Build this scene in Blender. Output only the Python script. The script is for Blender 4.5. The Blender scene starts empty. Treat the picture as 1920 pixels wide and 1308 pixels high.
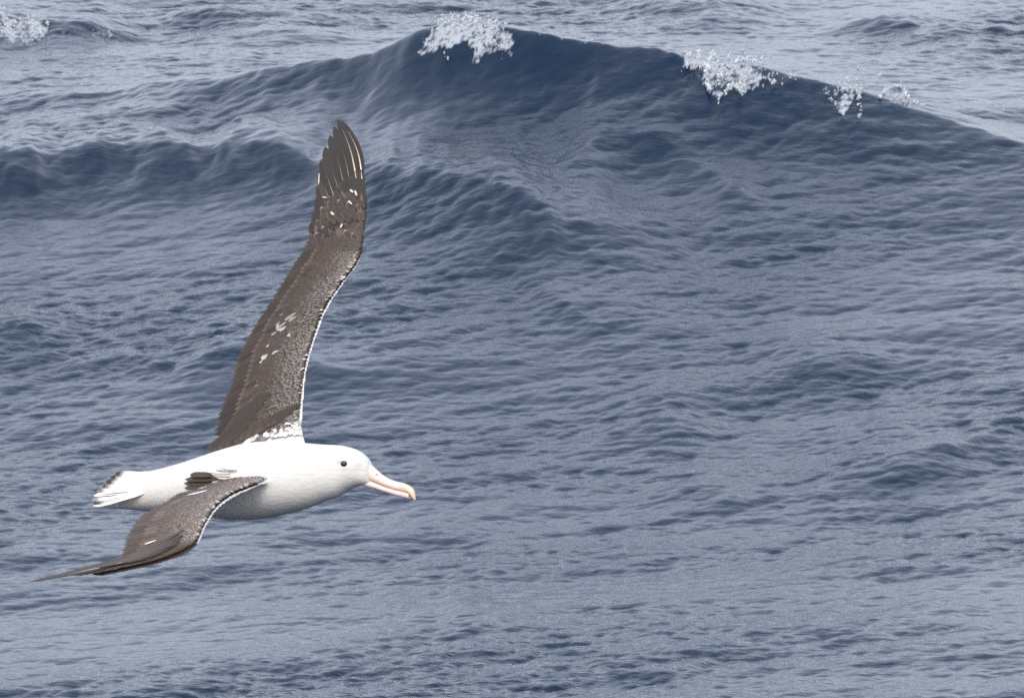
import bpy, bmesh, math, random
import numpy as np
from mathutils import Vector

random.seed(7)
RNG = np.random.default_rng(11)
scene = bpy.context.scene
COL = scene.collection

# ------------------------------------------------------------------ camera
IMG_W, IMG_H = 1920.0, 1308.0
CAM_H = 10.5                      # ship's deck above the mean sea level
DEP = math.radians(10.5)          # the lens looks down on the sea by this much
D_BIRD = 40.0                     # distance to the bird
MPP = 1.76e-3                     # metres per photo pixel at the bird
HFOV = 2 * math.atan(960 * MPP / D_BIRD)
RPP = MPP / D_BIRD
cam_d = bpy.data.cameras.new("camera")
cam = bpy.data.objects.new("camera", cam_d)
COL.objects.link(cam)
cam.location = (0, 0, CAM_H)
cam.rotation_euler = (math.pi / 2 - DEP, 0, 0)
cam_d.sensor_width = 36.0
cam_d.angle = HFOV
cam_d.clip_start = 0.5
cam_d.clip_end = 60000
cam_d.dof.use_dof = True
cam_d.dof.focus_distance = D_BIRD
cam_d.dof.aperture_fstop = 40
scene.camera = cam
CF = np.array([0, math.cos(DEP), -math.sin(DEP)])
CU = np.array([0, math.sin(DEP), math.cos(DEP)])
CR = np.array([1.0, 0, 0])
CC = np.array([0, 0, CAM_H])

# ------------------------------------------------------------------ sky, sun, exposure
SUN_EL, SUN_AZ = math.radians(45), math.radians(190)   # azimuth clockwise from +Y: behind the camera
world = bpy.data.worlds.new("World")
scene.world = world
world.use_nodes = True
nt = world.node_tree
nt.nodes.clear()
sky = nt.nodes.new("ShaderNodeTexSky")
sky.sky_type = 'NISHITA'
sky.sun_disc = False
sky.sun_elevation = SUN_EL
sky.sun_rotation = SUN_AZ
sky.altitude = 0
sky.air_density = 0.8
sky.dust_density = 4.0
sky.ozone_density = 1.0
hs = nt.nodes.new("ShaderNodeHueSaturation")
hs.inputs['Saturation'].default_value = 0.72
hs.inputs['Hue'].default_value = 0.505
bg = nt.nodes.new("ShaderNodeBackground")
bg.inputs['Strength'].default_value = 0.15
wo = nt.nodes.new("ShaderNodeOutputWorld")
nt.links.new(sky.outputs[0], hs.inputs['Color'])
cloud = nt.nodes.new("ShaderNodeMix")          # thin even overcast veiling the blue
cloud.data_type = 'RGBA'
cloud.inputs['Factor'].default_value = 0.82
cloud.inputs['B'].default_value = (1.64, 1.77, 2.03, 1)
nt.links.new(hs.outputs[0], cloud.inputs['A'])
nt.links.new(cloud.outputs['Result'], bg.inputs['Color'])
nt.links.new(bg.outputs[0], wo.inputs['Surface'])

sun_d = bpy.data.lights.new("sun", 'SUN')
sun_d.energy = 0.5
sun_d.angle = math.radians(25)
sun_d.color = (1.0, 0.96, 0.91)
sun = bpy.data.objects.new("sun", sun_d)
COL.objects.link(sun)
sdir = Vector((math.sin(SUN_AZ) * math.cos(SUN_EL), math.cos(SUN_AZ) * math.cos(SUN_EL), math.sin(SUN_EL)))
sun.rotation_euler = sdir.to_track_quat('Z', 'Y').to_euler()
sun.location = (0, 0, 60)
vs = scene.view_settings
vs.view_transform = 'Standard'
vs.look = 'None'
vs.gamma = 1.0
vs.exposure = 2.22
vs.use_curve_mapping = False
scene.cycles.use_denoising = False
scene.cycles.max_bounces = 6

# ------------------------------------------------------------------ helpers
def srgb(r, g, b):
    f = lambda c: (c / 255 / 12.92) if c / 255 <= 0.04045 else ((c / 255 + 0.055) / 1.055) ** 2.4
    return np.array([f(r), f(g), f(b)])

def P(px, py, d):
    """photo pixel + depth (m) behind the plane of the bird -> world point"""
    px, py, d = np.broadcast_arrays(*[np.asarray(a, float) for a in (px, py, d)])
    k = (D_BIRD + d) * RPP
    return (CC + CF * (D_BIRD + d)[..., None] + CR * ((px - 960) * k)[..., None]
            + CU * ((654 - py) * k)[..., None])

def pix_to_plane(px, py, z):
    """where the ray of a photo pixel meets the level z"""
    px, py, z = np.broadcast_arrays(*[np.asarray(a, float) for a in (px, py, z)])
    v = CF + CR * ((px - 960) * RPP)[..., None] + CU * ((654 - py) * RPP)[..., None]
    t = (z - CAM_H) / v[..., 2]
    return CC + v * t[..., None]

def to_pix(p):
    q = p - CC
    f = q @ CF
    return 960 + (q @ CR) / f / RPP, 654 - (q @ CU) / f / RPP

def catmull(pts, t):
    """uniform Catmull-Rom through pts (n,k) at t in [0,1]"""
    pts = np.asarray(pts, float)
    n = len(pts)
    x = np.clip(np.asarray(t, float), 0, 1) * (n - 1)
    i = np.clip(np.floor(x).astype(int), 0, n - 2)
    f = (x - i)[..., None]
    ext = np.vstack([2 * pts[0] - pts[1], pts, 2 * pts[-1] - pts[-2]])
    p0, p1, p2, p3 = ext[i], ext[i + 1], ext[i + 2], ext[i + 3]
    return 0.5 * (2 * p1 + (p2 - p0) * f + (2 * p0 - 5 * p1 + 4 * p2 - p3) * f ** 2 + (3 * p1 - p0 - 3 * p2 + p3) * f ** 3)

def norm(v):
    return v / (np.linalg.norm(v, axis=-1, keepdims=True) + 1e-12)

def mesh_np(name, verts, faces, col=None, uv=None, smooth=True):
    """verts (n,3), faces (m,3|4) int array; col (n,3) per-vertex albedo; uv (n,2)"""
    me = bpy.data.meshes.new(name)
    verts = np.ascontiguousarray(verts, np.float32)
    faces = np.ascontiguousarray(faces, np.int32)
    m, k = faces.shape
    me.vertices.add(len(verts))
    me.vertices.foreach_set("co", verts.ravel())
    me.loops.add(m * k)
    me.loops.foreach_set("vertex_index", faces.ravel())
    me.polygons.add(m)
    me.polygons.foreach_set("loop_start", np.arange(0, m * k, k, dtype=np.int32))
    me.polygons.foreach_set("loop_total", np.full(m, k, np.int32))
    if smooth:
        me.polygons.foreach_set("use_smooth", np.ones(m, bool))
    me.update(calc_edges=True)
    me.validate()
    if col is not None:
        set_col(me, col)
    if uv is not None:
        a = me.attributes.new("st", 'FLOAT2', 'POINT')
        a.data.foreach_set("vector", np.ascontiguousarray(uv, np.float32).ravel())
    return me

def set_col(me, col):
    a = me.color_attributes.new("albedo", 'FLOAT_COLOR', 'POINT')
    c = np.ones((len(me.vertices), 4), np.float32)
    c[:, :3] = col
    a.data.foreach_set("color", c.ravel())

def add(name, me, mat=None, parent=None):
    o = bpy.data.objects.new(name, me)
    COL.objects.link(o)
    if mat is not None:
        me.materials.append(mat)
    if parent is not None:
        o.parent = parent
        o.matrix_parent_inverse = parent.matrix_world.inverted()
    return o

def material(name):
    m = bpy.data.materials.new(name)
    m.use_nodes = True
    t = m.node_tree
    b = t.nodes["Principled BSDF"]
    return m, t, b

# ------------------------------------------------------------------ the sea
WIND = math.radians(-58)          # direction the wave trains run, from +X

def fft_tile(L, N, lmax, lmin, slope, spread, seed, wind=WIND):
    """periodic height tile + horizontal 'chop' displacement, waves between lmin and lmax metres"""
    g = np.random.default_rng(seed)
    k1 = np.fft.fftfreq(N, L / N) * 2 * np.pi
    kx, ky = np.meshgrid(k1, k1, indexing='xy')
    k = np.hypot(kx, ky); k[0, 0] = 1
    lam = 2 * np.pi / k
    band = 1 / (1 + (lam / lmax) ** 6) * 1 / (1 + (lmin / lam) ** 6)
    c = np.abs(np.cos(np.arctan2(ky, kx) - wind))
    amp = k ** -2.0 * np.sqrt(band) * (c ** spread + 0.06)
    amp[0, 0] = 0
    h = (g.normal(size=(N, N)) + 1j * g.normal(size=(N, N))) * amp
    H = np.fft.ifft2(h)
    sx = np.fft.ifft2(1j * kx * h).real
    sy = np.fft.ifft2(1j * ky * h).real
    sc = slope / math.sqrt((sx ** 2 + sy ** 2).mean())
    dx = np.fft.ifft2(1j * kx / k * h).real * sc
    dy = np.fft.ifft2(1j * ky / k * h).real * sc
    return H.real * sc, dx, dy, L, N

def sample(tile_arr, L, N, x, y):
    u = (x / L * N) % N; v = (y / L * N) % N
    i = np.floor(u).astype(np.int64); j = np.floor(v).astype(np.int64)
    fu = u - i; fv = v - j
    i0 = i % N; i1 = (i + 1) % N; j0 = j % N; j1 = (j + 1) % N
    a = tile_arr
    return (a[j0, i0] * (1 - fu) * (1 - fv) + a[j0, i1] * fu * (1 - fv)
            + a[j1, i0] * (1 - fu) * fv + a[j1, i1] * fu * fv)

def graded(c0, c1, step, lo, hi, growth):
    """even spacing from c0 to c1, widening outside up to lo and hi"""
    mid = list(np.arange(c0, c1 + step * .5, step))
    s, x, up = step, mid[-1], []
    while x < hi:
        s *= growth; x += s; up.append(x)
    s, x, dn = step, mid[0], []
    while x > lo:
        s *= growth; x -= s; dn.append(x)
    return np.array(dn[::-1] + mid + up)

# wave crests: photo pixels with crest height (m), front and back lengths (m)
RIDGES = [
    ([(250, 165, 63.1), (420, 142, 63.0), (560, 122, 63.0), (660, 104, 62.95), (740, 82, 62.9), (820, 56, 62.85), (890, 42, 62.8), (960, 45, 62.75), (1080, 76, 62.65),
      (1250, 96, 62.5), (1400, 118, 62.3), (1540, 150, 62.1), (1640, 180, 61.9), (1760, 216, 61.7), (1920, 262, 61.4), (2150, 330, 60.9)], 0.74, 1.0, 1.22),
    ([(-250, 290, .10), (0, 262, .17), (200, 245, .20), (380, 240, .21), (560, 262, .20), (720, 290, .21), (860, 325, .20),
      (1000, 362, .18), (1150, 402, .10), (1300, 440, .02)], 0.58, 1.2, 1.4),
    ([(-200, 50, .12), (0, 35, .15), (110, 52, .12), (210, 64, .06), (300, 80, .01)], 0.4, .9, 1.3),
    ([(1500, 830, .01), (1640, 790, .05), (1740, 765, .075), (1840, 735, .07), (1980, 690, .03)], 0.40, .6, 1.3),
    ([(1190, 850, .01), (1270, 832, .045), (1340, 822, .055), (1400, 838, .03), (1480, 850, .005)], 0.30, .5, 1.3),
    ([(1050, 730, .01), (1180, 705, .04), (1260, 700, .05), (1340, 712, .02), (1450, 720, .005)], 0.35, .5, 1.3),
    ([(330, 650, .01), (420, 605, .05), (500, 590, .06), (620, 625, .05), (720, 612, .03), (820, 605, .005)], 0.40, .6, 1.3),
    ([(-100, 560, .04), (20, 550, .05), (90, 560, .04), (180, 580, .005)], 0.30, .5, 1.3),
    ([(-60, 325, .04), (25, 318, .06), (80, 335, .03), (160, 345, .005)], 0.35, .5, 1.3),
    ([(830, 1120, .01), (880, 1098, .04), (960, 1102, .03), (1060, 1120, .005)], 0.30, .5, 1.3),
    ([(1500, 1140, .01), (1650, 1150, .03), (1780, 1140, .03), (1900, 1150, .01)], 0.30, .5, 1.3),
    ([(950, 480, .01), (1090, 535, .04), (1140, 540, .04), (1250, 548, .02), (1400, 560, .005)], 0.30, .5, 1.3),
    ([(1040, 385, .01), (1150, 315, .06), (1230, 312, .07), (1330, 345, .05), (1450, 400, .01)], 0.40, .5, 1.3),
    ([(1130, 26, .01), (1260, 10, .09), (1380, 14, .08), (1500, 30, .01)], 0.45, .6, 1.3),
    ([(1540, 66, .01), (1680, 46, .08), (1800, 58, .07), (1960, 70, .03)], 0.40, .6, 1.3),
    ([(260, 50, .01), (420, 40, .08), (560, 56, .07), (700, 74, .01)], 0.45, .6, 1.3),
    ([(1400, 620, .01), (1510, 606, .04), (1580, 600, .035), (1700, 612, .005)], 0.30, .5, 1.3),
]
def swell(x, y):
    q = y + .18 * x
    near = np.exp(-((q - 58) / 60) ** 2)
    return near * .145 * np.sin(2 * np.pi * (q - 56.8) / 18.0)

def ridge_curves():
    out = []
    for pts, lf, lb, pw in RIDGES:
        a = np.array(pts, float)
        if a[0, 2] > 10:            # main wave: distance given, the crest height follows from the sight line
            a[:, 2] -= .42 + .66 * np.exp(-np.abs((a[:, 0] - 1180) / 640) ** 2)
            v = CF + CR * ((a[:, 0] - 960) * RPP)[:, None] + CU * ((654 - a[:, 1]) * RPP)[:, None]
            q = CC + v * (a[:, 2] / v[:, 1])[:, None]
            a[:, 2] = np.clip(q[:, 2] - swell(q[:, 0], q[:, 1]), .02, None)
        w = pix_to_plane(a[:, 0], a[:, 1], a[:, 2])
        for _ in range(8):
            w = pix_to_plane(a[:, 0], a[:, 1], a[:, 2] + swell(w[:, 0], w[:, 1]))
        t = np.linspace(0, 1, 200)
        c = catmull(np.column_stack([w[:, 0], w[:, 1], a[:, 2]]), t)
        o = np.argsort(c[:, 0])
        out.append((c[o, 0], c[o, 1], np.clip(c[o, 2], 0, None), lf, lb, pw))
    return out
CURVES = ridge_curves()

def noise2(x, y, seed, octaves=4):
    """cheap value noise, 0..1"""
    g = np.random.default_rng(seed)
    tab = g.random((256, 256))
    out = 0; amp = 1; tot = 0
    for o in range(octaves):
        u = x * 2 ** o; v = y * 2 ** o
        i = np.floor(u).astype(int); j = np.floor(v).astype(int)
        fu = u - i; fv = v - j
        fu = fu * fu * (3 - 2 * fu); fv = fv * fv * (3 - 2 * fv)
        a = tab[j & 255, i & 255]; b = tab[j & 255, (i + 1) & 255]; c = tab[(j + 1) & 255, i & 255]; d = tab[(j + 1) & 255, (i + 1) & 255]
        out = out + amp * ((a * (1 - fu) + b * fu) * (1 - fv) + (c * (1 - fu) + d * fu) * fv)
        tot += amp; amp *= 0.55
    return out / tot

def ridge_height(X, Y):
    h = np.zeros_like(X)
    n1 = noise2(X * 2.6 + 40, Y * .6 + 7, 51, 4) - .5
    n2 = noise2(X * 3.0 + 11, Y * .8 + 3, 52, 4) - .5
    for cx, cy, ca, lf, lb, pw in CURVES:
        yc = np.interp(X, cx, cy)
        # smooth fade past the ends
        endfade = np.exp(-np.clip((cx[0] - X) / 1.2, 0, None) ** 2) * np.exp(-np.clip((X - cx[-1]) / 1.2, 0, None) ** 2)
        A = np.interp(X, cx, ca) * endfade
        first = cx is CURVES[0][0]
        A = A * (1 + (.10 if first else .9) * n1)
        u = Y - yc + (.15 if first else .24) * n2
        front = np.exp(-(np.clip(-u, 0, None) / lf) ** pw)
        back = 1 / (1 + (np.clip(u, 0, None) / lb) ** 2)
        h += A * np.where(u < 0, front, back)
    return h

def build_sea():
    xs = graded(-2.95, 2.95, 0.0088, -9000, 9000, 1.055)
    ys = graded(47.6, 71.0, 0.0190, -9000, 9000, 1.055)
    X, Y = np.meshgrid(xs, ys, indexing='xy')
    sx = np.maximum(np.gradient(xs)[None, :], 0) + 0 * Y
    sy = np.gradient(ys)[:, None] + 0 * X
    step = np.maximum(sx, sy)
    # long swell, the mid chop and the small ripples
    A = fft_tile(160.0, 1024, 30.0, 3.0, 0.040, 3, 3)
    B = fft_tile(41.0, 1024, 1.3, 0.20, 0.068, 1.8, 5)
    Cc = fft_tile(23.0, 2048, 0.20, 0.026, 0.155, 1.1, 9, WIND + 0.12)
    gust = fft_tile(37.0, 512, 5.0, 0.7, 1.0, 0.6, 21)
    gx = sample(gust[0], gust[3], gust[4], X, Y)
    gx = gx / (gust[0].std() + 1e-9)
    mod = np.clip(1.0 + 0.30 * gx, 0.55, 1.7)
    Z = np.zeros_like(X); DX = np.zeros_like(X); DY = np.zeros_like(X)
    R = ridge_height(X, Y)
    calm = 1 - np.clip(R / 0.40, 0, 1) * 0.32
    for (H, dx, dy, L, N), lam, chop, rot, md in ((A, 8.0, 0.8, 0.0, None), (B, .8, 0.9, 0.35, mod), (Cc, .08, 1.2, -0.22, mod)):
        cr, sr = math.cos(rot) , math.sin(rot)
        xr, yr = X, Y
        fade = np.clip(1.6 - step / (lam * 0.6), 0, 1)
        f = (fade if md is None else fade * md) * calm
        Z += f * sample(H, L, N, xr, yr)
        DX -= chop * f * sample(dx, L, N, xr, yr)
        DY -= chop * f * sample(dy, L, N, xr, yr)
    Z = Z + R + swell(X, Y)
    Xd, Yd = X + DX, Y + DY
    ny, nx = X.shape
    V = np.column_stack([Xd.ravel(), Yd.ravel(), Z.ravel()])
    idx = np.arange(nx * ny).reshape(ny, nx)
    F = np.column_stack([idx[:-1, :-1].ravel(), idx[:-1, 1:].ravel(), idx[1:, 1:].ravel(), idx[1:, :-1].ravel()])
    return V, F, (mod * calm).ravel()

SEA_V, SEA_F, SEA_RUFFLE = build_sea()

def sea_material():
    m, t, b = material("sea_water")
    b.inputs['Base Color'].default_value = (0.0016, 0.0104, 0.0270, 1)
    b.inputs['Roughness'].default_value = 0.06
    b.inputs['IOR'].default_value = 1.25
    geo = t.nodes.new("ShaderNodeNewGeometry")
    mp = t.nodes.new("ShaderNodeMapping")
    mp.inputs['Rotation'].default_value = (0, 0, -0.55)
    mp.inputs['Scale'].default_value = (1.0, 2.4, 1.0)
    t.links.new(geo.outputs['Position'], mp.inputs['Vector'])
    n1 = t.nodes.new("ShaderNodeTexNoise")
    n1.inputs['Scale'].default_value = 13.0
    n1.inputs['Detail'].default_value = 3.0
    n1.inputs['Roughness'].default_value = 0.6
    t.links.new(mp.outputs[0], n1.inputs['Vector'])
    bp = t.nodes.new("ShaderNodeBump")
    bp.inputs['Strength'].default_value = 1.0
    bp.inputs['Distance'].default_value = 0.0050
    rf = t.nodes.new("ShaderNodeAttribute"); rf.attribute_name = "ruffle"
    mm = t.nodes.new("ShaderNodeMath"); mm.operation = 'MULTIPLY'
    t.links.new(n1.outputs['Fac'], mm.inputs[0]); t.links.new(rf.outputs['Fac'], mm.inputs[1])
    t.links.new(mm.outputs[0], bp.inputs['Height'])
    t.links.new(bp.outputs[0], b.inputs['Normal'])
    # foam lying on the water, from the mesh attribute
    at = t.nodes.new("ShaderNodeAttribute"); at.attribute_name = "foam"
    mx = t.nodes.new("ShaderNodeMix"); mx.data_type = 'RGBA'
    mx.inputs['A'].default_value = (0.0016, 0.0104, 0.0270, 1)
    mx.inputs['B'].default_value = (0.27, 0.29, 0.32, 1)
    t.links.new(at.outputs['Fac'], mx.inputs['Factor'])
    t.links.new(mx.outputs['Result'], b.inputs['Base Color'])
    mr = t.nodes.new("ShaderNodeMapRange")
    mr.inputs['To Min'].default_value = 0.06
    mr.inputs['To Max'].default_value = 0.7
    t.links.new(at.outputs['Fac'], mr.inputs['Value'])
    t.links.new(mr.outputs[0], b.inputs['Roughness'])
    return m

me = mesh_np("sea", SEA_V, SEA_F)
FOAM_VAL = np.zeros(len(SEA_V), np.float32)
ra = me.attributes.new("ruffle", 'FLOAT', 'POINT')
ra.data.foreach_set("value", SEA_RUFFLE.astype(np.float32))
fa = me.attributes.new("foam", 'FLOAT', 'POINT')
fa.data.foreach_set("value", FOAM_VAL)
sea = add("sea", me, sea_material())
sea["kind"] = "structure"
sea["label"] = "dark blue wind-ruffled open sea with a steep breaking wave"


# ------------------------------------------------------------------ the albatross
TAN_YAW = 0.404                   # the bird heads about 22 degrees towards the camera
def bdepth(px):
    return -(np.asarray(px, float) - 430) * MPP * TAN_YAW

def feather_material(name, rough=0.62, bump=0.25):
    m, t, b = material(name)
    at = t.nodes.new("ShaderNodeAttribute"); at.attribute_name = "albedo"
    st = t.nodes.new("ShaderNodeAttribute"); st.attribute_name = "st"
    mp = t.nodes.new("ShaderNodeMapping"); mp.inputs['Scale'].default_value = (3.0, 26.0, 1.0)
    t.links.new(st.outputs['Vector'], mp.inputs['Vector'])
    nz = t.nodes.new("ShaderNodeTexNoise"); nz.inputs['Scale'].default_value = 2.0; nz.inputs['Detail'].default_value = 3.0
    t.links.new(mp.outputs[0], nz.inputs['Vector'])
    mr = t.nodes.new("ShaderNodeMapRange")
    mr.inputs['From Min'].default_value = 0.3; mr.inputs['From Max'].default_value = 0.7
    mr.inputs['To Min'].default_value = 0.78; mr.inputs['To Max'].default_value = 1.2
    t.links.new(nz.outputs['Fac'], mr.inputs['Value'])
    mx = t.nodes.new("ShaderNodeMix"); mx.data_type = 'RGBA'; mx.blend_type = 'MULTIPLY'
    mx.inputs['Factor'].default_value = 1.0
    t.links.new(at.outputs['Color'], mx.inputs['A'])
    t.links.new(mr.outputs[0], mx.inputs['B'])
    t.links.new(mx.outputs['Result'], b.inputs['Base Color'])
    bp = t.nodes.new("ShaderNodeBump"); bp.inputs['Strength'].default_value = bump; bp.inputs['Distance'].default_value = 0.001
    t.links.new(nz.outputs['Fac'], bp.inputs['Height'])
    t.links.new(bp.outputs[0], b.inputs['Normal'])
    b.inputs['Roughness'].default_value = rough
    b.inputs['Specular IOR Level'].default_value = 0.3
    return m
M_FEATHER = feather_material("feather_vane")

def body_material():
    m, t, b = material("body_plumage")
    at = t.nodes.new("ShaderNodeAttribute"); at.attribute_name = "albedo"
    geo = t.nodes.new("ShaderNodeNewGeometry")
    mp = t.nodes.new("ShaderNodeMapping"); mp.inputs['Scale'].default_value = (40, 110, 110)
    t.links.new(geo.outputs['Position'], mp.inputs['Vector'])
    nz = t.nodes.new("ShaderNodeTexNoise"); nz.inputs['Scale'].default_value = 1.0; nz.inputs['Detail'].default_value = 4.0
    t.links.new(mp.outputs[0], nz.inputs['Vector'])
    mr = t.nodes.new("ShaderNodeMapRange")
    mr.inputs['To Min'].default_value = 0.84; mr.inputs['To Max'].default_value = 1.10
    t.links.new(nz.outputs['Fac'], mr.inputs['Value'])
    mx = t.nodes.new("ShaderNodeMix"); mx.data_type = 'RGBA'; mx.blend_type = 'MULTIPLY'; mx.inputs['Factor'].default_value = 1.0
    t.links.new(at.outputs['Color'], mx.inputs['A']); t.links.new(mr.outputs[0], mx.inputs['B'])
    t.links.new(mx.outputs['Result'], b.inputs['Base Color'])
    bp = t.nodes.new("ShaderNodeBump"); bp.inputs['Strength'].default_value = 0.4; bp.inputs['Distance'].default_value = 0.004
    t.links.new(nz.outputs['Fac'], bp.inputs['Height']); t.links.new(bp.outputs[0], b.inputs['Normal'])
    b.inputs['Roughness'].default_value = 0.85
    b.inputs['Specular IOR Level'].default_value = 0.15
    return m
M_BODY = body_material()
WHITE = np.array([0.53, 0.515, 0.485])
BROWN = np.array([0.0300, 0.0208, 0.0155])
DARK = np.array([0.0170, 0.0132, 0.0115])
CREAM = np.array([0.72, 0.62, 0.42])
TAN = np.array([0.125, 0.095, 0.074])

class Wing:
    """a wing skin: leading and trailing edge stations (px, py, depth) -> upper surface"""
    def __init__(self, le, te):
        self.le, self.te = np.array(le, float), np.array(te, float)
        self.n = len(le)
    def edges(self, s):
        a = catmull(self.le, s); b = catmull(self.te, s)
        return P(a[..., 0], a[..., 1], a[..., 2]), P(b[..., 0], b[..., 1], b[..., 2])
    def frame(self, s):
        s = np.asarray(s, float)
        L, T = self.edges(s)
        e = 0.03
        L1, T1 = self.edges(np.clip(s + e, 0, 1)); L0, T0 = self.edges(np.clip(s - e, 0, 1))
        span = norm((L1 + T1) - (L0 + T0))
        chord = T - L
        N = norm(np.cross(span, norm(chord)))
        sign = np.sign((N @ (CU - 0.4 * CF)))[..., None]
        return L, T, chord, N * np.where(sign == 0, 1, sign), span
    def at(self, s, t, h=0.0, full=False):
        s, t, h = np.broadcast_arrays(*[np.asarray(v, float) for v in (s, t, h)])
        L, T, chord, N, span = self.frame(s)
        c = np.linalg.norm(chord, axis=-1)
        tt = np.clip(t, 0, 1)
        prof = c * 0.30 * (np.sqrt(tt) - tt) * (0.6 + 0.4 * (1 - s))
        p = L + chord * t[..., None] + N * (prof + h)[..., None]
        return (p, N) if full else p
    def lower(self, s, t):
        s, t = np.broadcast_arrays(np.asarray(s, float), np.asarray(t, float))
        L, T, chord, N, span = self.frame(s)
        c = np.linalg.norm(chord, axis=-1)
        tt = np.clip(t, 0, 1)
        prof = c * 0.30 * (np.sqrt(tt) - tt) * (0.6 + 0.4 * (1 - s))
        thick = 0.010 * np.minimum(1, np.sqrt(tt * 6 + .02)) + prof * 0.55
        return L + chord * t[..., None] + N * (prof - thick)[..., None]

def wing_te(le, te_px, rate=TAN_YAW):
    return [(x, y, l[2] + (l[0] - x) * MPP * rate) for (x, y), l in zip(te_px, le)]

# raised wing
LE1 = [(580, 838, .05), (570, 790, .10), (572, 740, .16), (578, 690, .22), (592, 640, .275), (614, 582, .34), (642, 537, .39), (668, 502, .43),
       (680, 476, .465), (686, 430, .53), (690, 388, .60), (687, 350, .675), (680, 312, .75), (669, 276, .83), (652, 244, .91), (636, 226, .96)]
TE1 = [(385, 856), (400, 822), (412, 770), (432, 722), (445, 672), (472, 620), (504, 570), (538, 515),
       (564, 474), (583, 432), (594, 390), (600, 346), (605, 305), (614, 272), (624, 248), (633, 226)]
W1 = Wing(LE1, wing_te(LE1, TE1, 0.38))
# lowered wing, reaching towards the camera
LE2 = [(530, 893, -.12), (505, 906, -.20), (470, 919, -.31), (436, 934, -.42), (408, 957, -.53), (388, 988, -.66),
       (372, 1021, -.78), (340, 1041, -.83), (292, 1057, -.89), (235, 1069, -.95), (175, 1080, -1.01), (110, 1089, -1.09), (52, 1096, -1.16)]
TE2 = [(372, 896), (345, 912), (314, 938), (284, 955), (258, 973), (238, 1006),
       (225, 1045), (206, 1051), (186, 1057), (150, 1067), (113, 1077), (76, 1086), (49, 1094)]
W2 = Wing(LE2, wing_te(LE2, TE2, 0.42))

# ---- body: trunk, neck and head lofted, arms of both wings merged in, one continuous skin
BODY = [  # px, top, bottom, half width (m)
    (188, 921, 945, .010), (200, 909, 950, .024), (218, 899, 953, .040), (240, 891, 955, .056), (268, 885, 957, .072), (302, 878, 959, .087), (345, 866, 963, .106),
    (390, 851, 969, .125), (430, 838, 973, .138), (470, 829, 974, .143), (510, 826, 969, .138), (550, 828, 960, .122),
    (585, 831, 949, .100), (612, 833, 938, .083), (636, 834.5, 930, .072), (656, 838.5, 917.5, .063), (672, 844.5, 911, .056),
    (683, 853, 909.5, .048), (691, 861.5, 909, .038), (697, 874, 907, .021)]

def loft_body():
    a = np.array(BODY, float)
    n = 90
    t = np.linspace(0, 1, n)
    c = catmull(a, t)
    ax = norm(np.array([1.0, 0, 0]) * 1.0 - CF * TAN_YAW)
    side = norm(np.cross(CU, ax))           # across the bird
    if side @ CF > 0: side = -side          # towards the camera
    m = 40
    th = np.linspace(0, 2 * np.pi, m, endpoint=False)
    V = []
    for px, top, bot, hw in c:
        ctr = P(px, (top + bot) / 2, bdepth(px))
        hz = (bot - top) / 2 * MPP
        e = 2.15
        cx = np.sign(np.cos(th)) * np.abs(np.cos(th)) ** (2 / e)
        cz = np.sign(np.sin(th)) * np.abs(np.sin(th)) ** (2 / e)
        V.append(ctr + side * (cx * hw)[:, None] + CU * (cz * hz)[:, None])
    V = np.array(V)
    idx = np.arange(n * m).reshape(n, m)
    q = np.column_stack([idx[:-1].ravel(), idx[1:].ravel(), np.roll(idx, -1, 1)[1:].ravel(), np.roll(idx, -1, 1)[:-1].ravel()])
    V = V.reshape(-1, 3)
    tris = [(x[0], x[1], x[2]) for x in q] + [(x[0], x[2], x[3]) for x in q]
    for ring, flip in ((idx[0], False), (idx[-1], True)):
        k = len(V); V = np.vstack([V, V[ring].mean(0)])
        for i in range(m):
            a_, b_ = ring[i], ring[(i + 1) % m]
            tris.append((a_, b_, k) if not flip else (b_, a_, k))
    return V, np.array(tris)

def loft_arm(W, s0, s1, tmax):
    ns, nt_ = 70, 16
    S = np.linspace(s0, s1, ns)
    t = np.concatenate([np.linspace(0, 1, nt_) ** 1.8])
    V = []
    for s in S:
        tm = tmax(s)
        up = W.at(np.full(nt_, s), t * tm, -0.0035)
        lo = W.lower(np.full(nt_, s), t * tm)
        lo[-1] = W.at(s, tm, -0.009); lo[0] = up[0]
        ring = np.vstack([up, lo[::-1][:-1]])
        V.append(ring)
    V = np.array(V); m = V.shape[1]
    idx = np.arange(ns * m).reshape(ns, m)
    q = np.column_stack([idx[:-1].ravel(), idx[1:].ravel(), np.roll(idx, -1, 1)[1:].ravel(), np.roll(idx, -1, 1)[:-1].ravel()])
    V = V.reshape(-1, 3)
    tris = [(x[0], x[1], x[2]) for x in q] + [(x[0], x[2], x[3]) for x in q]
    for ring in (idx[0], idx[-1]):
        k = len(V); V = np.vstack([V, V[ring].mean(0)])
        for i in range(m):
            tris.append((ring[i], ring[(i + 1) % m], k))
    return V, np.array(tris)

albatross = bpy.data.objects.new("albatross", None)
COL.objects.link(albatross)
albatross.location = Vector(P(470, 900, bdepth(470)))
albatross["label"] = "white-bodied albatross with dark brown upper wings gliding low over the sea"
albatross["category"] = "albatross"
bpy.context.view_layer.update()

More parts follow.
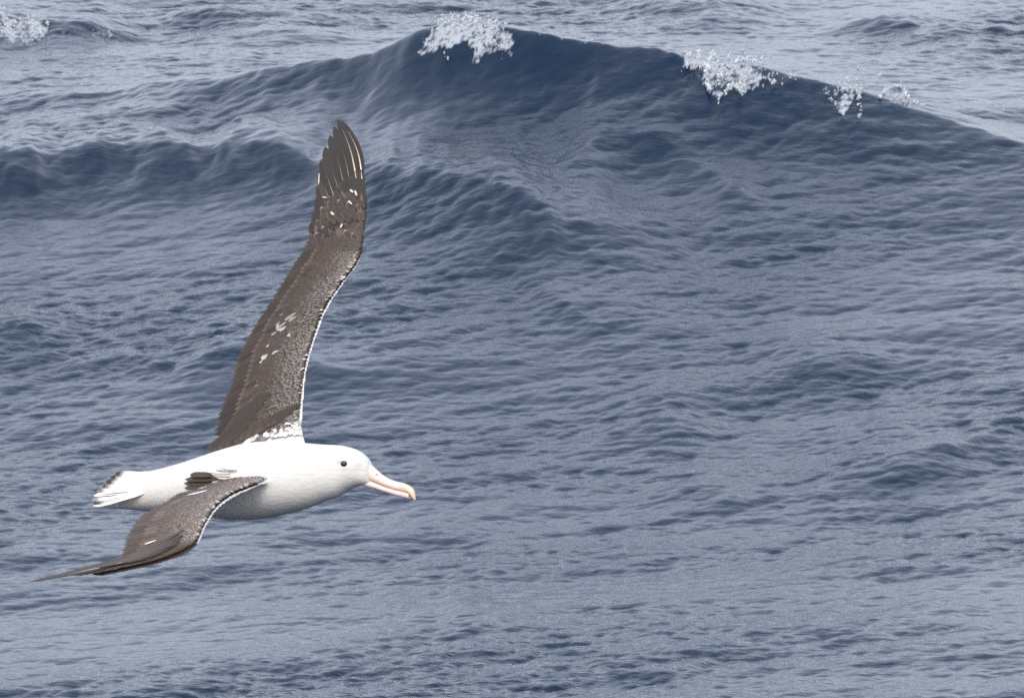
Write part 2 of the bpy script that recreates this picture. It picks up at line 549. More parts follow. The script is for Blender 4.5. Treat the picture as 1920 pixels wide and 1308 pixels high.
def build_body():
    parts = [loft_body(), loft_arm(W1, 0.0, 0.80, lambda s: 0.80 if s < .5 else 0.80 - (s - .5) * 1.3),
             loft_arm(W2, 0.0, 0.80, lambda s: 0.80 if s < .5 else 0.80 - (s - .5) * 1.3)]
    V, F, k = [], [], 0
    for v, f in parts:
        V.append(v); F.append(f + k); k += len(v)
    me = mesh_np("body_raw", np.vstack(V), np.vstack(F))
    bm = bmesh.new(); bm.from_mesh(me)
    bmesh.ops.recalc_face_normals(bm, faces=bm.faces)
    bm.to_mesh(me); bm.free()
    o = bpy.data.objects.new("body_raw", me); COL.objects.link(o)
    r = o.modifiers.new("r", 'REMESH'); r.mode = 'VOXEL'; r.voxel_size = 0.0042
    sm = o.modifiers.new("s", 'SMOOTH'); sm.factor = 0.5; sm.iterations = 6
    dg = bpy.context.evaluated_depsgraph_get()
    out = bpy.data.meshes.new_from_object(o.evaluated_get(dg))
    bpy.data.objects.remove(o)
    out.name = "body"
    n = len(out.vertices)
    co = np.empty(n * 3, np.float32); out.vertices.foreach_get("co", co); co = co.reshape(-1, 3).astype(float)
    # extra relaxing where the wing roots meet the trunk
    ne = len(out.edges)
    ed = np.empty(ne * 2, np.int32); out.edges.foreach_get("vertices", ed); ed = ed.reshape(-1, 2)
    px, py = to_pix(co)
    w = np.clip(1 - np.hypot((px - 572) / 60, (py - 822) / 38), 0, 1) + np.clip(1 - np.hypot((px - 505) / 70, (py - 893) / 34), 0, 1) \
        + np.clip(1 - np.hypot((px - 470) / 130, (py - 830) / 45), 0, 1) + np.clip(1 - np.hypot((px - 400) / 90, (py - 890) / 40), 0, 1)
    w = np.clip(w * 2, 0, 1)[:, None] * 0.6
    deg = np.bincount(ed.ravel(), minlength=n)[:, None]
    for _ in range(40):
        acc = np.zeros_like(co)
        np.add.at(acc, ed[:, 0], co[ed[:, 1]]); np.add.at(acc, ed[:, 1], co[ed[:, 0]])
        co = co + w * (acc / deg - co)
    out.vertices.foreach_set("co", co.astype(np.float32).ravel())
    out.polygons.foreach_set("use_smooth", np.ones(len(out.polygons), bool))
    col = np.tile(WHITE, (n, 1))
    # skin under the flight feathers is brown, leading edges stay white
    for W, smin in ((W1, 0.09), (W2, 0.12)):
        S, T = np.meshgrid(np.linspace(smin, .85, 90), np.linspace(.045, .9, 22), indexing='ij')
        S2, T2 = np.meshgrid(np.linspace(.535 if W is W1 else .50, .85, 60), np.linspace(-.02, .12, 8), indexing='ij')
        pts = np.vstack([W.at(S.ravel(), T.ravel(), -0.003), W.at(S2.ravel(), T2.ravel(), -.003), W.lower(S2.ravel(), T2.ravel())])
        for c0 in range(0, n, 20000):
            blk = co[c0:c0 + 20000]
            box = (blk >= pts.min(0) - .02).all(1) & (blk <= pts.max(0) + .02).all(1)
            if not box.any(): continue
            b = blk[box]
            d = np.full(len(b), 9.0)
            for j in range(0, len(pts), 300):
                d = np.minimum(d, ((b[:, None] - pts[None, j:j + 300]) ** 2).sum(2).min(1))
            hit = np.where(box)[0][d < 0.0075 ** 2] + c0
            col[hit] = BROWN * 1.2
    # pink-grey feet tucked under the tail, seen as a faint tint
    px, py = to_pix(co)
    tint = np.exp(-((px - 262) / 26) ** 2 - ((py - 937) / 6) ** 2)[:, None]
    col = col * (1 - .35 * tint) + np.array([.72, .55, .50]) * .35 * tint
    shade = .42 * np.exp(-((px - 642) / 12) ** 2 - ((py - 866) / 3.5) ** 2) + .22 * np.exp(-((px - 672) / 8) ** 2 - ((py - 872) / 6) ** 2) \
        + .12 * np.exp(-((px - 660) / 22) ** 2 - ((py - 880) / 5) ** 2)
    col = col * (1 - shade[:, None])  # soft brow shadow around the eye, painted into the albedo
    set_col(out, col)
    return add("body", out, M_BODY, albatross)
body = build_body()

# ---- feathers
class Bag:
    def __init__(self): self.V, self.F, self.C, self.U, self.k = [], [], [], [], 0
    def put(self, v, f, c, u):
        self.V.append(v); self.F.append(f + self.k); self.C.append(c); self.U.append(u); self.k += len(v)
    def mesh(self, name): return mesh_np(name, np.vstack(self.V), np.vstack(self.F), np.vstack(self.C), np.vstack(self.U))

def blade(center, N, width, col, fringe, fr=0.8, tipfr=0.6, pointed=0.0, shaft=None, curl=0.12, tilt=0.0, us=(-1, -.82, 0, .82, 1),
          shaft_w=0.0011, shaft_len=0.9, tipcol=None, tipstart=0.75):
    """feather along centre points (n,3); N (n,3); returns v, f, col, st"""
    n = len(center)
    v = np.linspace(0, 1, n)
    tan = norm(np.gradient(center, axis=0))
    side = norm(np.cross(N, tan))
    root = np.clip(0.45 + v / .3 * .55, 0, 1)
    tipw = np.sqrt(np.clip(1 - (np.clip(v - (.80 - .45 * pointed), 0, None) / (.20 + .45 * pointed)) ** 2, 0.0, 1))
    hw = width / 2 * root * np.maximum(tipw, 0.10)
    us = np.array(us, float); m = len(us)
    pts = center[:, None] + side[:, None] * (hw[:, None] * us[None])[..., None] \
        + N[:, None] * ((-curl * us ** 2)[None] * hw[:, None] + tilt * us[None] * hw[:, None])[..., None]
    idx = np.arange(n * m).reshape(n, m)
    f = np.column_stack([idx[:-1, :-1].ravel(), idx[:-1, 1:].ravel(), idx[1:, 1:].ravel(), idx[1:, :-1].ravel()])
    c = np.tile(np.asarray(col, float), (n, m, 1))
    edge = np.clip((np.abs(us) - .84) / .16, 0, 1)[None] * fr * np.clip(v * 1.6 - .4, 0, 1)[:, None]
    tipm = np.clip((v - .93) / .07, 0, 1)[:, None] * tipfr
    if tipcol is not None:
        k = np.clip((v - tipstart) / .12, 0, 1)[:, None, None]
        c = c * (1 - k) + np.asarray(tipcol) * k
    k = np.maximum(edge, tipm + 0 * edge)[..., None]
    c = c * (1 - k) + np.asarray(fringe) * k
    st = np.stack(np.broadcast_arrays(us[None] * .5 + .5 + RNG.random() * 9, v[:, None] + RNG.random() * 9), -1)
    pts, c, st = pts.reshape(-1, 3), c.reshape(-1, 3), st.reshape(-1, 2)
    if shaft is not None:
        w = shaft_w * np.clip(1 - v / shaft_len * .75, 0.05, 1)
        base = center + N * 0.0006
        q = np.stack([base - side * w[:, None], base + N * (w * 1.3)[:, None], base + side * w[:, None]], 1)
        i2 = np.arange(n * 3).reshape(n, 3)
        keep = v[:-1] < shaft_len
        f2 = np.vstack([np.column_stack([i2[:-1, j], i2[:-1, j + 1], i2[1:, j + 1], i2[1:, j]])[keep] for j in (0, 1)])
        f = np.vstack([f, f2 + len(pts)])
        pts = np.vstack([pts, q.reshape(-1, 3)])
        fade = np.clip(1.15 - v / shaft_len, 0.25, 1)[:, None]
        sc = np.asarray(shaft) * fade + np.asarray(col) * (1 - fade)
        c = np.vstack([c, np.repeat(sc, 3, 0)])
        st = np.vstack([st, np.repeat(np.column_stack([0 * v, v]), 3, 0)])
    return pts, f, c, st

def on_wing(W, s0, t0, s1, t1, h0, h1, n, bow=0.0):
    v = np.linspace(0, 1, n)
    s = s0 + (s1 - s0) * v + bow * np.sin(np.pi * v)
    t = t0 + (t1 - t0) * v
    c, N = W.at(np.clip(s, 0, 1), t, h0 + (h1 - h0) * v, full=True)
    return c, N

def feather_obj(name, parent, args, kw, mat=M_FEATHER):
    v, f, c, u = blade(*args, **kw)
    return add(name, mesh_np(name, v, f, c, u), mat, parent)

def jit(c, a=.12):
    return np.asarray(c) * (1 + a * RNG.normal())

def lesser_plumage(W, smin, smax, tmin, tmax, ds, dt, lean, white_fn, h=0.0050, size=1.0, tonek=1.0):
    """the small overlapping feathers of the wing's upper side, joined"""
    bag = Bag()
    t = tmax
    row = 0
    while t > tmin:
        k = t / tmax
        dd = ds * (0.50 + 0.6 * k)
        S = np.arange(smin, smax, dd) + (row % 2) * dd * .5
        for s in S:
            s_ = float(np.clip(s + RNG.normal() * dd * .10, 0.0, .985))
            t_ = t + RNG.normal() * dt * .10
            L, T, chord, N, span = W.frame(np.array(s_))
            c = float(np.linalg.norm(chord))
            length = (0.011 + 0.016 * k) * size * (1 + .2 * RNG.normal())
            wd = (0.008 + 0.011 * k) * size * (1 + .15 * RNG.normal())
            ln = lean(s_)
            dtv = length / c * math.cos(ln)
            dsv = length * math.sin(ln) / 1.42
            cpt, NN = on_wing(W, s_, t_, s_ + dsv, t_ + dtv, h, h + .0016, 4)
            if t_ < 0.0: continue
            wh, ed = white_fn(s_, t_)
            tone = BROWN * tonek * (1.25 + .12 * RNG.normal())
            base = tone * (1 - wh) + WHITE * wh
            edge = np.array([.50, .46, .42]) * ed + tone * 1.4 * (1 - ed)
            edge = edge * (1 - wh) + WHITE * wh
            bag.put(*blade(cpt, NN, wd, np.clip(base, .02, .86), np.clip(edge, .03, .86), fr=.45, tipfr=.7, us=(-1, 0, 1), curl=.07))
        t -= dt * (0.26 + 0.80 * k)
        row += 1
    return bag

# ---------- raised wing
def white1(s, t):
    n = RNG.random()
    lead = np.clip((0.075 - t) / 0.06, 0, 1) * np.clip((.56 - s) / .04, 0, 1)
    line = 0.030 + 0.030 * (1 - np.clip(t / .5, 0, 1))       # white back feathers give way to brown
    wroot = np.clip((line + .020 - s) / 0.03, 0, 1)
    wh = float(np.clip((max(lead * .45, wroot * 1.15) - n) / .5, 0, 1))
    if wh == 0 and .24 < s < .34 and .30 < t < .55 and n > .86: wh = .55
    ed = np.clip(1.0 - t * 2.3, 0.05, 1) * np.clip(1.3 - s * 1.3, .2, 1) * (0.35 + .9 * RNG.random())
    if s > .53: ed *= .3
    return wh, float(np.clip(ed, 0, 1))
lean1 = lambda s: -0.42 + 1.0 * np.clip((s - .42) / .35, 0, 1)
bag = lesser_plumage(W1, .030, .70, .024, .52, .0105, .040, lean1, white1)
wing1 = add("wing", bag.mesh("wing"), M_FEATHER, albatross)
wing1["label"] = "raised dark brown wing with white leading edge"

# secondaries and tertials
ns = 42
for i in range(ns):
    f = i / (ns - 1)
    s1 = .075 + .500 * f
    lean = -.42 + .50 * f
    s0 = s1 + 0.030 - 0.022 * f
    tip = 1.0 + RNG.normal() * .006
    c, N = on_wing(W1, s0, .45, s1, tip, .0025, .0012 + .0006 * (i % 2), 9)
    cc = BROWN * .95 if f > .12 else DARK * 1.35
    feather_obj("secondary_feather", wing1, (c, N, .030, jit(cc, .20), TAN * .7), dict(fr=.4, tipfr=.3, tilt=.05, pointed=-.25, shaft=TAN * .5, shaft_w=.0007))
# greater coverts
ns = 40
for i in range(ns):
    f = i / (ns - 1)
    s1 = .10 + .475 * f
    s0 = s1 + .026 - .018 * f
    c, N = on_wing(W1, s0, .36, s1, .80 + RNG.normal() * .012, .0042, .0034, 7)
    feather_obj("covert_feather", wing1, (c, N, .030, jit(BROWN * 1.25, .26), TAN * 1.2), dict(fr=.5, tipfr=.5, tilt=.06))
# median coverts, worn pale edges near the elbow
ns = 38
for i in range(ns):
    f = i / (ns - 1)
    s1 = .11 + .46 * f
    s0 = s1 + .020 - .014 * f
    worn = math.exp(-((f - .33) / .16) ** 2)
    c, N = on_wing(W1, s0, .30, s1, .62 + RNG.normal() * .015, .0058, .0048, 6)
    edge = TAN * (1 - worn) + np.array([.62, .56, .48]) * worn
    feather_obj("covert_feather", wing1, (c, N, .025, jit(BROWN * (1.25 + .1 * worn), .28), edge * 1.1), dict(fr=.35 + .45 * worn, tipfr=.45 + .4 * worn, tilt=.06))
# a few pale, worn feathers at the elbow
for (s0, t0, s1, t1, w) in ((.335, .38, .324, .50, .014), (.318, .46, .308, .56, .011), (.325, .34, .318, .43, .011), (.30, .54, .296, .60, .010)):
    c, N = on_wing(W1, s0, t0, s1, t1, .0085, .0082, 6)
    feather_obj("covert_feather", wing1, (c, N, w, np.array([.20, .175, .15]), np.array([.40, .37, .33])), dict(fr=.5, tipfr=.4))
# long dark humeral feathers over the wing root
for i in range(10):
    f = i / 9
    s1 = .022 + .075 * f
    t1 = 1.02 - .22 * f ** 1.3 + RNG.normal() * .012
    c, N = on_wing(W1, s1 + .045, t1 - .42, s1, t1, .0070 + .0014 * f, .0075 + .0014 * f, 8)
    feather_obj("humeral_feather", wing1, (c, N, .036, jit(BROWN * .95, .12), TAN * .6), dict(fr=.4, tipfr=.4, tilt=.03, curl=.06))
for i in range(10):
    f = i / 9
    s1 = .012 + .05 * f
    t1 = .93 - .62 * f + RNG.normal() * .012
    c, N = on_wing(W1, s1 + .04, t1 - .26, s1, t1, .0085 + .0014 * f, .0095 + .0014 * f, 7)
    feather_obj("humeral_feather", wing1, (c, N, .028, jit(BROWN * 1.1, .15), TAN * .9), dict(fr=.5, tipfr=.5, tilt=.03, curl=.06))

# primaries: root and tip in photo pixels, depth read off the wing skin
def skin_depth(W):
    S, T = np.meshgrid(np.linspace(.4, 1, 160), np.linspace(-.05, 1.1, 60), indexing='ij')
    p, N = W.at(S.ravel(), T.ravel(), 0.0, full=True)
    qx, qy = to_pix(p)
    d = (p - CC) @ CF - D_BIRD
    def f(x, y):
        r2 = (qx - x) ** 2 + (qy - y) ** 2
        j = np.argpartition(r2, 12)[:12]
        w = 1 / (r2[j] + 2.0)
        return (d[j] * w).sum() / w.sum(), norm((N[j] * w[:, None]).sum(0))
    return f
SK1 = skin_depth(W1)
def pix_feather(name, SK, pts, width, h0, h1, parent, col, fringe, n=12, **kw):
    q = catmull(np.array(pts, float), np.linspace(0, 1, n))
    c, N = [], []
    for j, (x, y) in enumerate(q):
        d, nn = SK(x, y)
        c.append(P(x, y, d) + nn * (h0 + (h1 - h0) * j / (n - 1))); N.append(nn)
    c = np.array(c); N = norm(np.array(N))
    for _ in range(6):
        c[1:-1] = .5 * c[1:-1] + .25 * (c[:-2] + c[2:]); N[1:-1] = norm(.5 * N[1:-1] + .25 * (N[:-2] + N[2:]))
    return feather_obj(name, parent, (c, N, width, col, fringe), kw)

PRIM = [  # shaft root, middle, tip, width(m), cream shaft strength
    ((680, 340), (672, 285), (643, 230), .030, 1.0), ((669, 338), (658, 282), (634, 226), .036, .75), ((657, 345), (646, 290), (627, 240), .040, .30),
    ((646, 350), (634, 300), (619, 256), .042, .28), ((637, 362), (622, 316), (610, 278), .044, .20), ((629, 376), (613, 330), (604, 300), .044, .40),
    ((624, 396), (610, 352), (600, 322), .044, .30), ((618, 412), (607, 374), (598, 346), .044, .2), ((612, 430), (602, 396), (595, 370), .042, .2), ((606, 446), (597, 418), (590, 394), .042, .2), ((600, 462), (592, 438), (584, 416), .042, .2)]
for i, (a, b, c_, w, sh) in enumerate(PRIM):
    pix_feather("primary_feather", SK1, (a, b, c_), w, .0030 + .0007 * (9 - i), .0012 + .0007 * (9 - i), wing1, jit(DARK * (1.15 if i != 6 else 2.2), .08),
                TAN * .6, shaft=CREAM * sh + DARK * (1 - sh), shaft_w=.0026 if i < 2 else .0014, shaft_len=.80 if i < 2 else .6, pointed=.55, fr=.30, tipfr=.1, curl=.10, tilt=-.04)
# greater primary coverts
GPC = [((682, 395), (677, 322), .026), ((672, 398), (667, 325), .028), ((662, 400), (656, 332), .028), ((652, 404), (645, 340), .028), ((645, 410), (636, 352), .030),
       ((640, 416), (627, 372), .030), ((634, 424), (618, 392), .030), ((626, 434), (610, 412), .030), ((614, 446), (598, 430), .030)]
for i, (a, b, w) in enumerate(GPC):
    pix_feather("primary_covert_feather", SK1, (a, ((a[0] + b[0]) / 2 + 1, (a[1] + b[1]) / 2), b), w, .0090, .0084 + .0004 * (8 - i), wing1, jit(DARK * 1.3, .12), TAN * .7, n=8, fr=.3, tipfr=.25, tilt=-.05)
# scaly brown coverts over the wrist, some bleached
for r in range(9):
    y0 = 356 + 12.5 * r
    lo, hi = np.interp(y0, [350, 390, 430, 476], [650, 622, 604, 588]), np.interp(y0, [350, 390, 430, 476], [683, 686, 683, 676])
    big = np.clip(.55 + (y0 - 350) / 150, .55, 1)
    nx = int((hi - lo) / (13 * big)) + 1
    for q in range(nx):
        x = lo + (hi - lo) * (q + .5 * (r % 2)) / max(nx - .5, 1) + RNG.normal() * 1.5
        y = y0 + RNG.normal() * 2 + 10 * (1 - (x - lo) / (hi - lo))
        k = big * (.75 if x > hi - 14 else 1)
        tone = BROWN * (1.15 + .15 * RNG.normal()) if RNG.random() > .16 else np.array([.075, .053, .039])
        edge = np.array([.30, .235, .175]) if RNG.random() > .5 else TAN * .9
        pix_feather("covert_feather", SK1, ((x, y), (x - 5 * k, y - 13 * k), (x - 13 * k, y - 26 * k)), .024 * k, (.0096 + .0004 * r) if r < 6 else .0030, .0088 + .0003 * r - (.002 if r > 6 else 0), wing1, np.clip(tone, .02, .5), edge, n=7, fr=.6, tipfr=.8, curl=.03, pointed=.15)
for (x, y, x2, y2, w) in ((640, 432, 644, 424, .007), (671, 372, 667, 362, .007), (662, 388, 655, 381, .006), (606, 374, 615, 376, .005), (664, 366, 658, 360, .008), (600, 330, 599, 352, .004), (628, 408, 622, 402, .008)):
    pix_feather("covert_feather", SK1, ((x, y), ((x + x2) / 2, (y + y2) / 2), (x2, y2)), w, .0135, .0135, wing1, np.array([.42, .37, .31]), np.array([.5, .46, .4]), n=5)

# ---------- lowered wing: browns lightened, its stronger skylight painted into the feather colour
def white2(s, t):
    n = RNG.random()
    lead = np.clip((0.09 - t) / 0.075, 0, 1) * np.clip((.50 - s) / .03, 0, 1)
    wroot = np.clip((.135 - s) / 0.10, 0, 1)
    wh = float(np.clip((max(lead * .45, wroot * 1.0) - n) / .5, 0, 1))
    ed = np.clip(0.95 - t * 1.7, 0.05, 1) * (0.35 + .9 * RNG.random())
    if s > .5: ed *= .35
    return wh, float(np.clip(ed, 0, 1))
bag = lesser_plumage(W2, .01, .86, .022, .52, .0110, .040, lambda s: -0.15 + 1.1 * np.clip((s - .42) / .3, 0, 1), white2, size=1.05, tonek=1.75)
wing2 = add("wing", bag.mesh("wing"), M_FEATHER, albatross)
wing2["label"] = "lowered brown wing reaching forward with white leading edge"
ns = 40
for i in range(ns):
    f = i / (ns - 1)
    s1 = .13 + .375 * f
    s0 = s1 + .012 - .014 * f
    c, N = on_wing(W2, s0, .45, s1, 1.0 + RNG.normal() * .008 + (.012 if i % 2 else 0), .0025, .0012 + .0006 * (i % 2), 9)
    feather_obj("secondary_feather", wing2, (c, N, .032, jit(BROWN * 1.75, .15), TAN * .8), dict(fr=.4, tipfr=.3, tilt=.06, pointed=-.25, shaft=TAN * .5, shaft_w=.0007))
ns = 38
for i in range(ns):
    f = i / (ns - 1)
    s1 = .14 + .36 * f
    s0 = s1 + .010 - .012 * f
    c, N = on_wing(W2, s0, .36, s1, .80 + RNG.normal() * .010, .0042, .0034, 7)
    feather_obj("covert_feather", wing2, (c, N, .030, jit(BROWN * 2.6, .26), TAN * 1.2), dict(fr=.5, tipfr=.45, tilt=.06))
ns = 40
for i in range(ns):
    f = i / (ns - 1)
    s1 = .14 + .36 * f
    s0 = s1 + .008 - .010 * f
    c, N = on_wing(W2, s0, .28, s1, .61 + RNG.normal() * .014, .0058, .0048, 6)
    feather_obj("covert_feather", wing2, (c, N, .026, jit(BROWN * 2.5, .26), TAN * 1.6), dict(fr=.5, tipfr=.6, tilt=.06))
for (s0, t0, s1, t1, w) in ((.20, .44, .205, .66, .016), (.205, .40, .215, .58, .014), (.47, .55, .475, .70, .008), (.505, .4, .52, .55, .006)):
    c, N = on_wing(W2, s0, t0, s1, t1, .0085, .0085, 6)
    feather_obj("covert_feather", wing2, (c, N, w, np.array([.72, .70, .68]), WHITE), dict(fr=.5, tipfr=.4))
# humeral feathers lying back over the rump
HUM = [((398, 893), (378, 891), (356, 891)), ((407, 901), (380, 900), (347, 900)), ((408, 908), (378, 908), (345, 908)), ((406, 914), (374, 916), (346, 917)),
       ((470, 906), (400, 919), (330, 933)), ((455, 910), (390, 926), (318, 939))]
def hum_depth(x, y):
    return bdepth(x) - .155 - max(0, (y - 905)) * .0022, norm(CU * .8 - CF * .6)
for i, pts in enumerate(HUM):
    pix_feather("humeral_feather", hum_depth, pts, .030 if i < 4 else .022, .006 + .0009 * i, .004 + .0009 * i, wing2, jit(BROWN * 1.3 if i < 4 else BROWN * 2.0, .12), TAN * .6, n=9, fr=.08, tipfr=.15, curl=.0, tilt=.02)
for i in range(9):
    x, y = 424 + RNG.normal() * 10, 884 + 24 * RNG.random()
    pix_feather("humeral_feather", hum_depth, ((x, y), (x - 16, y - 1), (x - 32, y - 1 + RNG.normal() * 2)), .014, .012, .0115, wing2, WHITE, WHITE, n=6, curl=.02, pointed=.4)
# primaries of the lowered wing
np_ = 10
for i in range(np_):
    f = i / (np_ - 1)                       # 0 outermost
    s1 = .99 - .43 * f ** 1.5
    s0 = max(.50, s1 - .26 + .20 * f)
    t0, t1 = .22 + .30 * f, (.40, .62, .80, .90, .95, 1.0, 1.0, 1.0, 1.02, 1.02)[i]
    c, N = on_wing(W2, s0, t0, s1, t1, .004 + .0007 * (9 - i), .0015 + .0007 * (9 - i), 12)
    sh = .8 if i == 0 else (.35 if i == 1 else .2)
    feather_obj("primary_feather", wing2, (c, N, .040 + .004 * f, jit(DARK * 1.3, .1), DARK * 2.5),
                dict(pointed=.45, shaft=CREAM * sh + DARK * (1 - sh), shaft_w=.0016 if i == 0 else .0010, shaft_len=.62, fr=.4, tipfr=.1, tilt=.04))
for i in range(12):
    f = i / 11
    s1 = .80 - .27 * f
    c, N = on_wing(W2, s1 - .13 + .05 * f, .12 + .10 * f, s1, .34 + .42 * f, .0095, .0088 + .0005 * (11 - i), 8)
    feather_obj("primary_covert_feather", wing2, (c, N, .026, jit(BROWN * 1.55, .12), TAN * .9), dict(fr=.3, tipfr=.4, tilt=.02, curl=.04))

# ---------- tail
tail_bag = Bag()
TAILTIP = [(213, 893), (203, 900), (194, 908), (188, 916), (181, 924), (176, 932), (172, 940), (169, 947), (175, 949)]
tailN = norm(CU * .75 - CF * .66)
def tail_depth(x, y):
    return bdepth(x) - .05 - (y - 905) * .0018, tailN
for i in range(9):          # white tail coverts
    f = i / 8
    a = (298, 892 + 16 * f); b = (250 - 16 * f, 895 + 30 * f)
    q = catmull(np.array([a, ((a[0] + b[0]) / 2, (a[1] + b[1]) / 2 - 1), b]), np.linspace(0, 1, 7))
    c = np.array([P(x, y, tail_depth(x, y)[0]) + tailN * .006 for x, y in q])
    tail_bag.put(*blade(c, np.tile(tailN, (7, 1)), .045, WHITE, WHITE, pointed=.3))
tail = add("tail", tail_bag.mesh("tail"), M_FEATHER, albatross)
for i, (x, y) in enumerate(TAILTIP):
    f = i / (len(TAILTIP) - 1)
    a = (284, 898 + 20 * f)
    b = ((a[0] + x) / 2, (a[1] + y) / 2 - 1)
    dark = i in (0, 1, 2, 3, 4, 6, 7)
    pix_feather("tail_feather", tail_depth, (a, b, (x, y)), .032, .015 - .0014 * i, .015 - .0014 * i, tail, WHITE, np.array([.75, .75, .74]), n=14, pointed=.35, fr=.3, tipfr=.2,
                tipcol=DARK * 1.6 if dark else WHITE, tipstart=(.70, .72, .72, .76, .82, 1, .84, .74, 1)[i], tilt=-.03)
for pts, w in ((((242, 936), (220, 938), (192, 941)), .0045), (((222, 941), (205, 944), (176, 946)), .005)):
    pix_feather("tail_feather", tail_depth, pts, w, .034, .034, tail, DARK * 1.6, DARK * 1.8, n=6, pointed=.6)

# ---------- bill
M_BILL, tb, bb = material("bill_horn")
at = tb.nodes.new("ShaderNodeAttribute"); at.attribute_name = "albedo"
tb.links.new(at.outputs['Color'], bb.inputs['Base Color'])
bb.inputs['Roughness'].default_value = 0.38
bb.inputs['Subsurface Weight'].default_value = 0.08
bb.inputs['Subsurface Radius'].default_value = (.01, .005, .004)
HD = bdepth(690)
PINK = np.array([0.66, 0.49, 0.43]); HORN = np.array([0.50, 0.41, 0.29])

def loft_bill(name, rows, parent, colfn):
    """rows: px, top, bottom, half width"""
    a = np.array(rows, float)
    n, m = 40, 20
    c = catmull(a, np.linspace(0, 1, n))
    ax = norm(CR - CF * TAN_YAW); side = norm(np.cross(CU, ax))
    if side @ CF > 0: side = -side
    th = np.linspace(0, 2 * np.pi, m, endpoint=False)
    V, C = [], []
    for px, top, bot, hw in c:
        ctr = P(px, (top + bot) / 2, bdepth(px)); hz = max(bot - top, .3) / 2 * MPP
        V.append(ctr + side * (np.cos(th) * hw)[:, None] + CU * (np.sin(th) * hz)[:, None])
        C.append(np.array([colfn(px, (top + bot) / 2 - math.sin(q) * (bot - top) / 2) for q in th]))
    V = np.array(V); C = np.array(C)
    idx = np.arange(n * m).reshape(n, m)
    f = np.column_stack([idx[:-1].ravel(), idx[1:].ravel(), np.roll(idx, -1, 1)[1:].ravel(), np.roll(idx, -1, 1)[:-1].ravel()])
    V, C = V.reshape(-1, 3), C.reshape(-1, 3)
    cap = np.array([[idx[-1][i], idx[-1][(i + 1) % m], idx[-1][(m - i - 2) % m], idx[-1][(m - i - 1) % m]] for i in range(m // 2 - 1)])
    return add(name, mesh_np(name, V, np.vstack([f, cap]), C), M_BILL, parent)
def upcol(x, y):
    k = np.clip((x - 755) / 10, 0, 1)
    return PINK * (1 - k) + HORN * k
upper = loft_bill("bill", [(684, 864, 898, .022), (693, 869, 901, .022), (702, 876.5, 905, .0205), (713, 886.5, 909, .0185), (726, 895.5, 914, .0165), (742, 902, 919, .0150), (756, 905, 922, .0140),
                           (766, 909, 926, .0125), (773, 914, 934, .0105), (777, 920, 938, .007), (779, 929, 937, .0025)], albatross, upcol)
loft_bill("lower_mandible", [(684, 896, 911, .0185), (695, 899.5, 915, .0188), (708, 904, 918.5, .0175), (724, 910.5, 923.5, .0155), (742, 916, 929, .0135), (757, 919.5, 932.5, .0105), (768, 922, 935, .007)], upper,
          lambda x, y: PINK * .92 + HORN * .08)
# dark gape line between the mandibles, nostril tube, hook seam
def ribbon(name, pts, d, r, col, parent, mat):
    q = catmull(np.array(pts, float), np.linspace(0, 1, 16))
    c = np.array([P(x, y, bdepth(x) - d) for x, y in q]); n, m = len(c), 8
    tan = norm(np.gradient(c, axis=0)); s = norm(np.cross(tan, CF)); u = np.cross(s, tan)
    th = np.linspace(0, 2 * np.pi, m, endpoint=False)
    rr = r * np.sqrt(np.clip(1 - (np.linspace(-1, 1, n)) ** 4, .05, 1))
    V = c[:, None] + (s[:, None] * np.cos(th)[None, :, None] + u[:, None] * np.sin(th)[None, :, None]) * rr[:, None, None]
    idx = np.arange(n * m).reshape(n, m)
    f = np.column_stack([idx[:-1].ravel(), idx[1:].ravel(), np.roll(idx, -1, 1)[1:].ravel(), np.roll(idx, -1, 1)[:-1].ravel()])
    return add(name, mesh_np(name, V.reshape(-1, 3), f, np.tile(col, (n * m, 1))), mat, parent)
ribbon("gape", [(693, 898.5), (702, 903), (716, 909), (734, 915.5), (750, 920), (766, 922)], .0152, .0007, np.array([.09, .06, .05]), upper, M_BILL)
ribbon("nostril", [(696, 888), (701, 890), (706, 891)], .0185, .0022, np.array([.45, .24, .17]), upper, M_BILL)
ribbon("nostril", [(706, 887), (707, 889.5), (707.5, 892)], .0180, .0022, np.array([.36, .17, .10]), upper, M_BILL)

ribbon("plate_seam", [(707, 893), (722, 902), (738, 910), (752, 914), (760, 914)], .0150, .0006, PINK * .55, upper, M_BILL)
ribbon("plate_seam", [(757, 906), (759, 912), (757, 918), (760, 923)], .0128, .0005, PINK * .55, upper, M_BILL)

# ---------- eye
M_EYE, te_, be_ = material("eye_dark")
be_.inputs['Base Color'].default_value = (0.008, 0.006, 0.005, 1); be_.inputs['Roughness'].default_value = 0.12
M_LID, tl_, bl_ = material("eyelid_grey")
bl_.inputs['Base Color'].default_value = (0.30, 0.29, 0.29, 1); bl_.inputs['Roughness'].default_value = 0.7
def ellipsoid(name, ctr, ax, parent, mat, seg=24, rings=14):
    bm = bmesh.new(); bmesh.ops.create_uvsphere(bm, u_segments=seg, v_segments=rings, radius=1)
    A = np.array(ax)
    for v in bm.verts:
        v.co = Vector(ctr + np.array(v.co) @ A)
    me = bpy.data.meshes.new(name); bm.to_mesh(me); bm.free()
    for p in me.polygons: p.use_smooth = True
    return add(name, me, mat, parent)
ax_f = norm(CR - CF * TAN_YAW); ax_s = norm(np.cross(CU, ax_f)); ax_s = -ax_s if ax_s @ CF > 0 else ax_s
ctr = P(657.5, 869, bdepth(657.5)) + ax_s * .0575
eye = ellipsoid("eye", ctr, [ax_f * .0118, ax_s * .0100, CU * .0100], albatross, M_EYE)
ellipsoid("eyelid", ctr - ax_s * .0045, [ax_f * .0150, ax_s * .0085, CU * .0120], eye, M_LID)


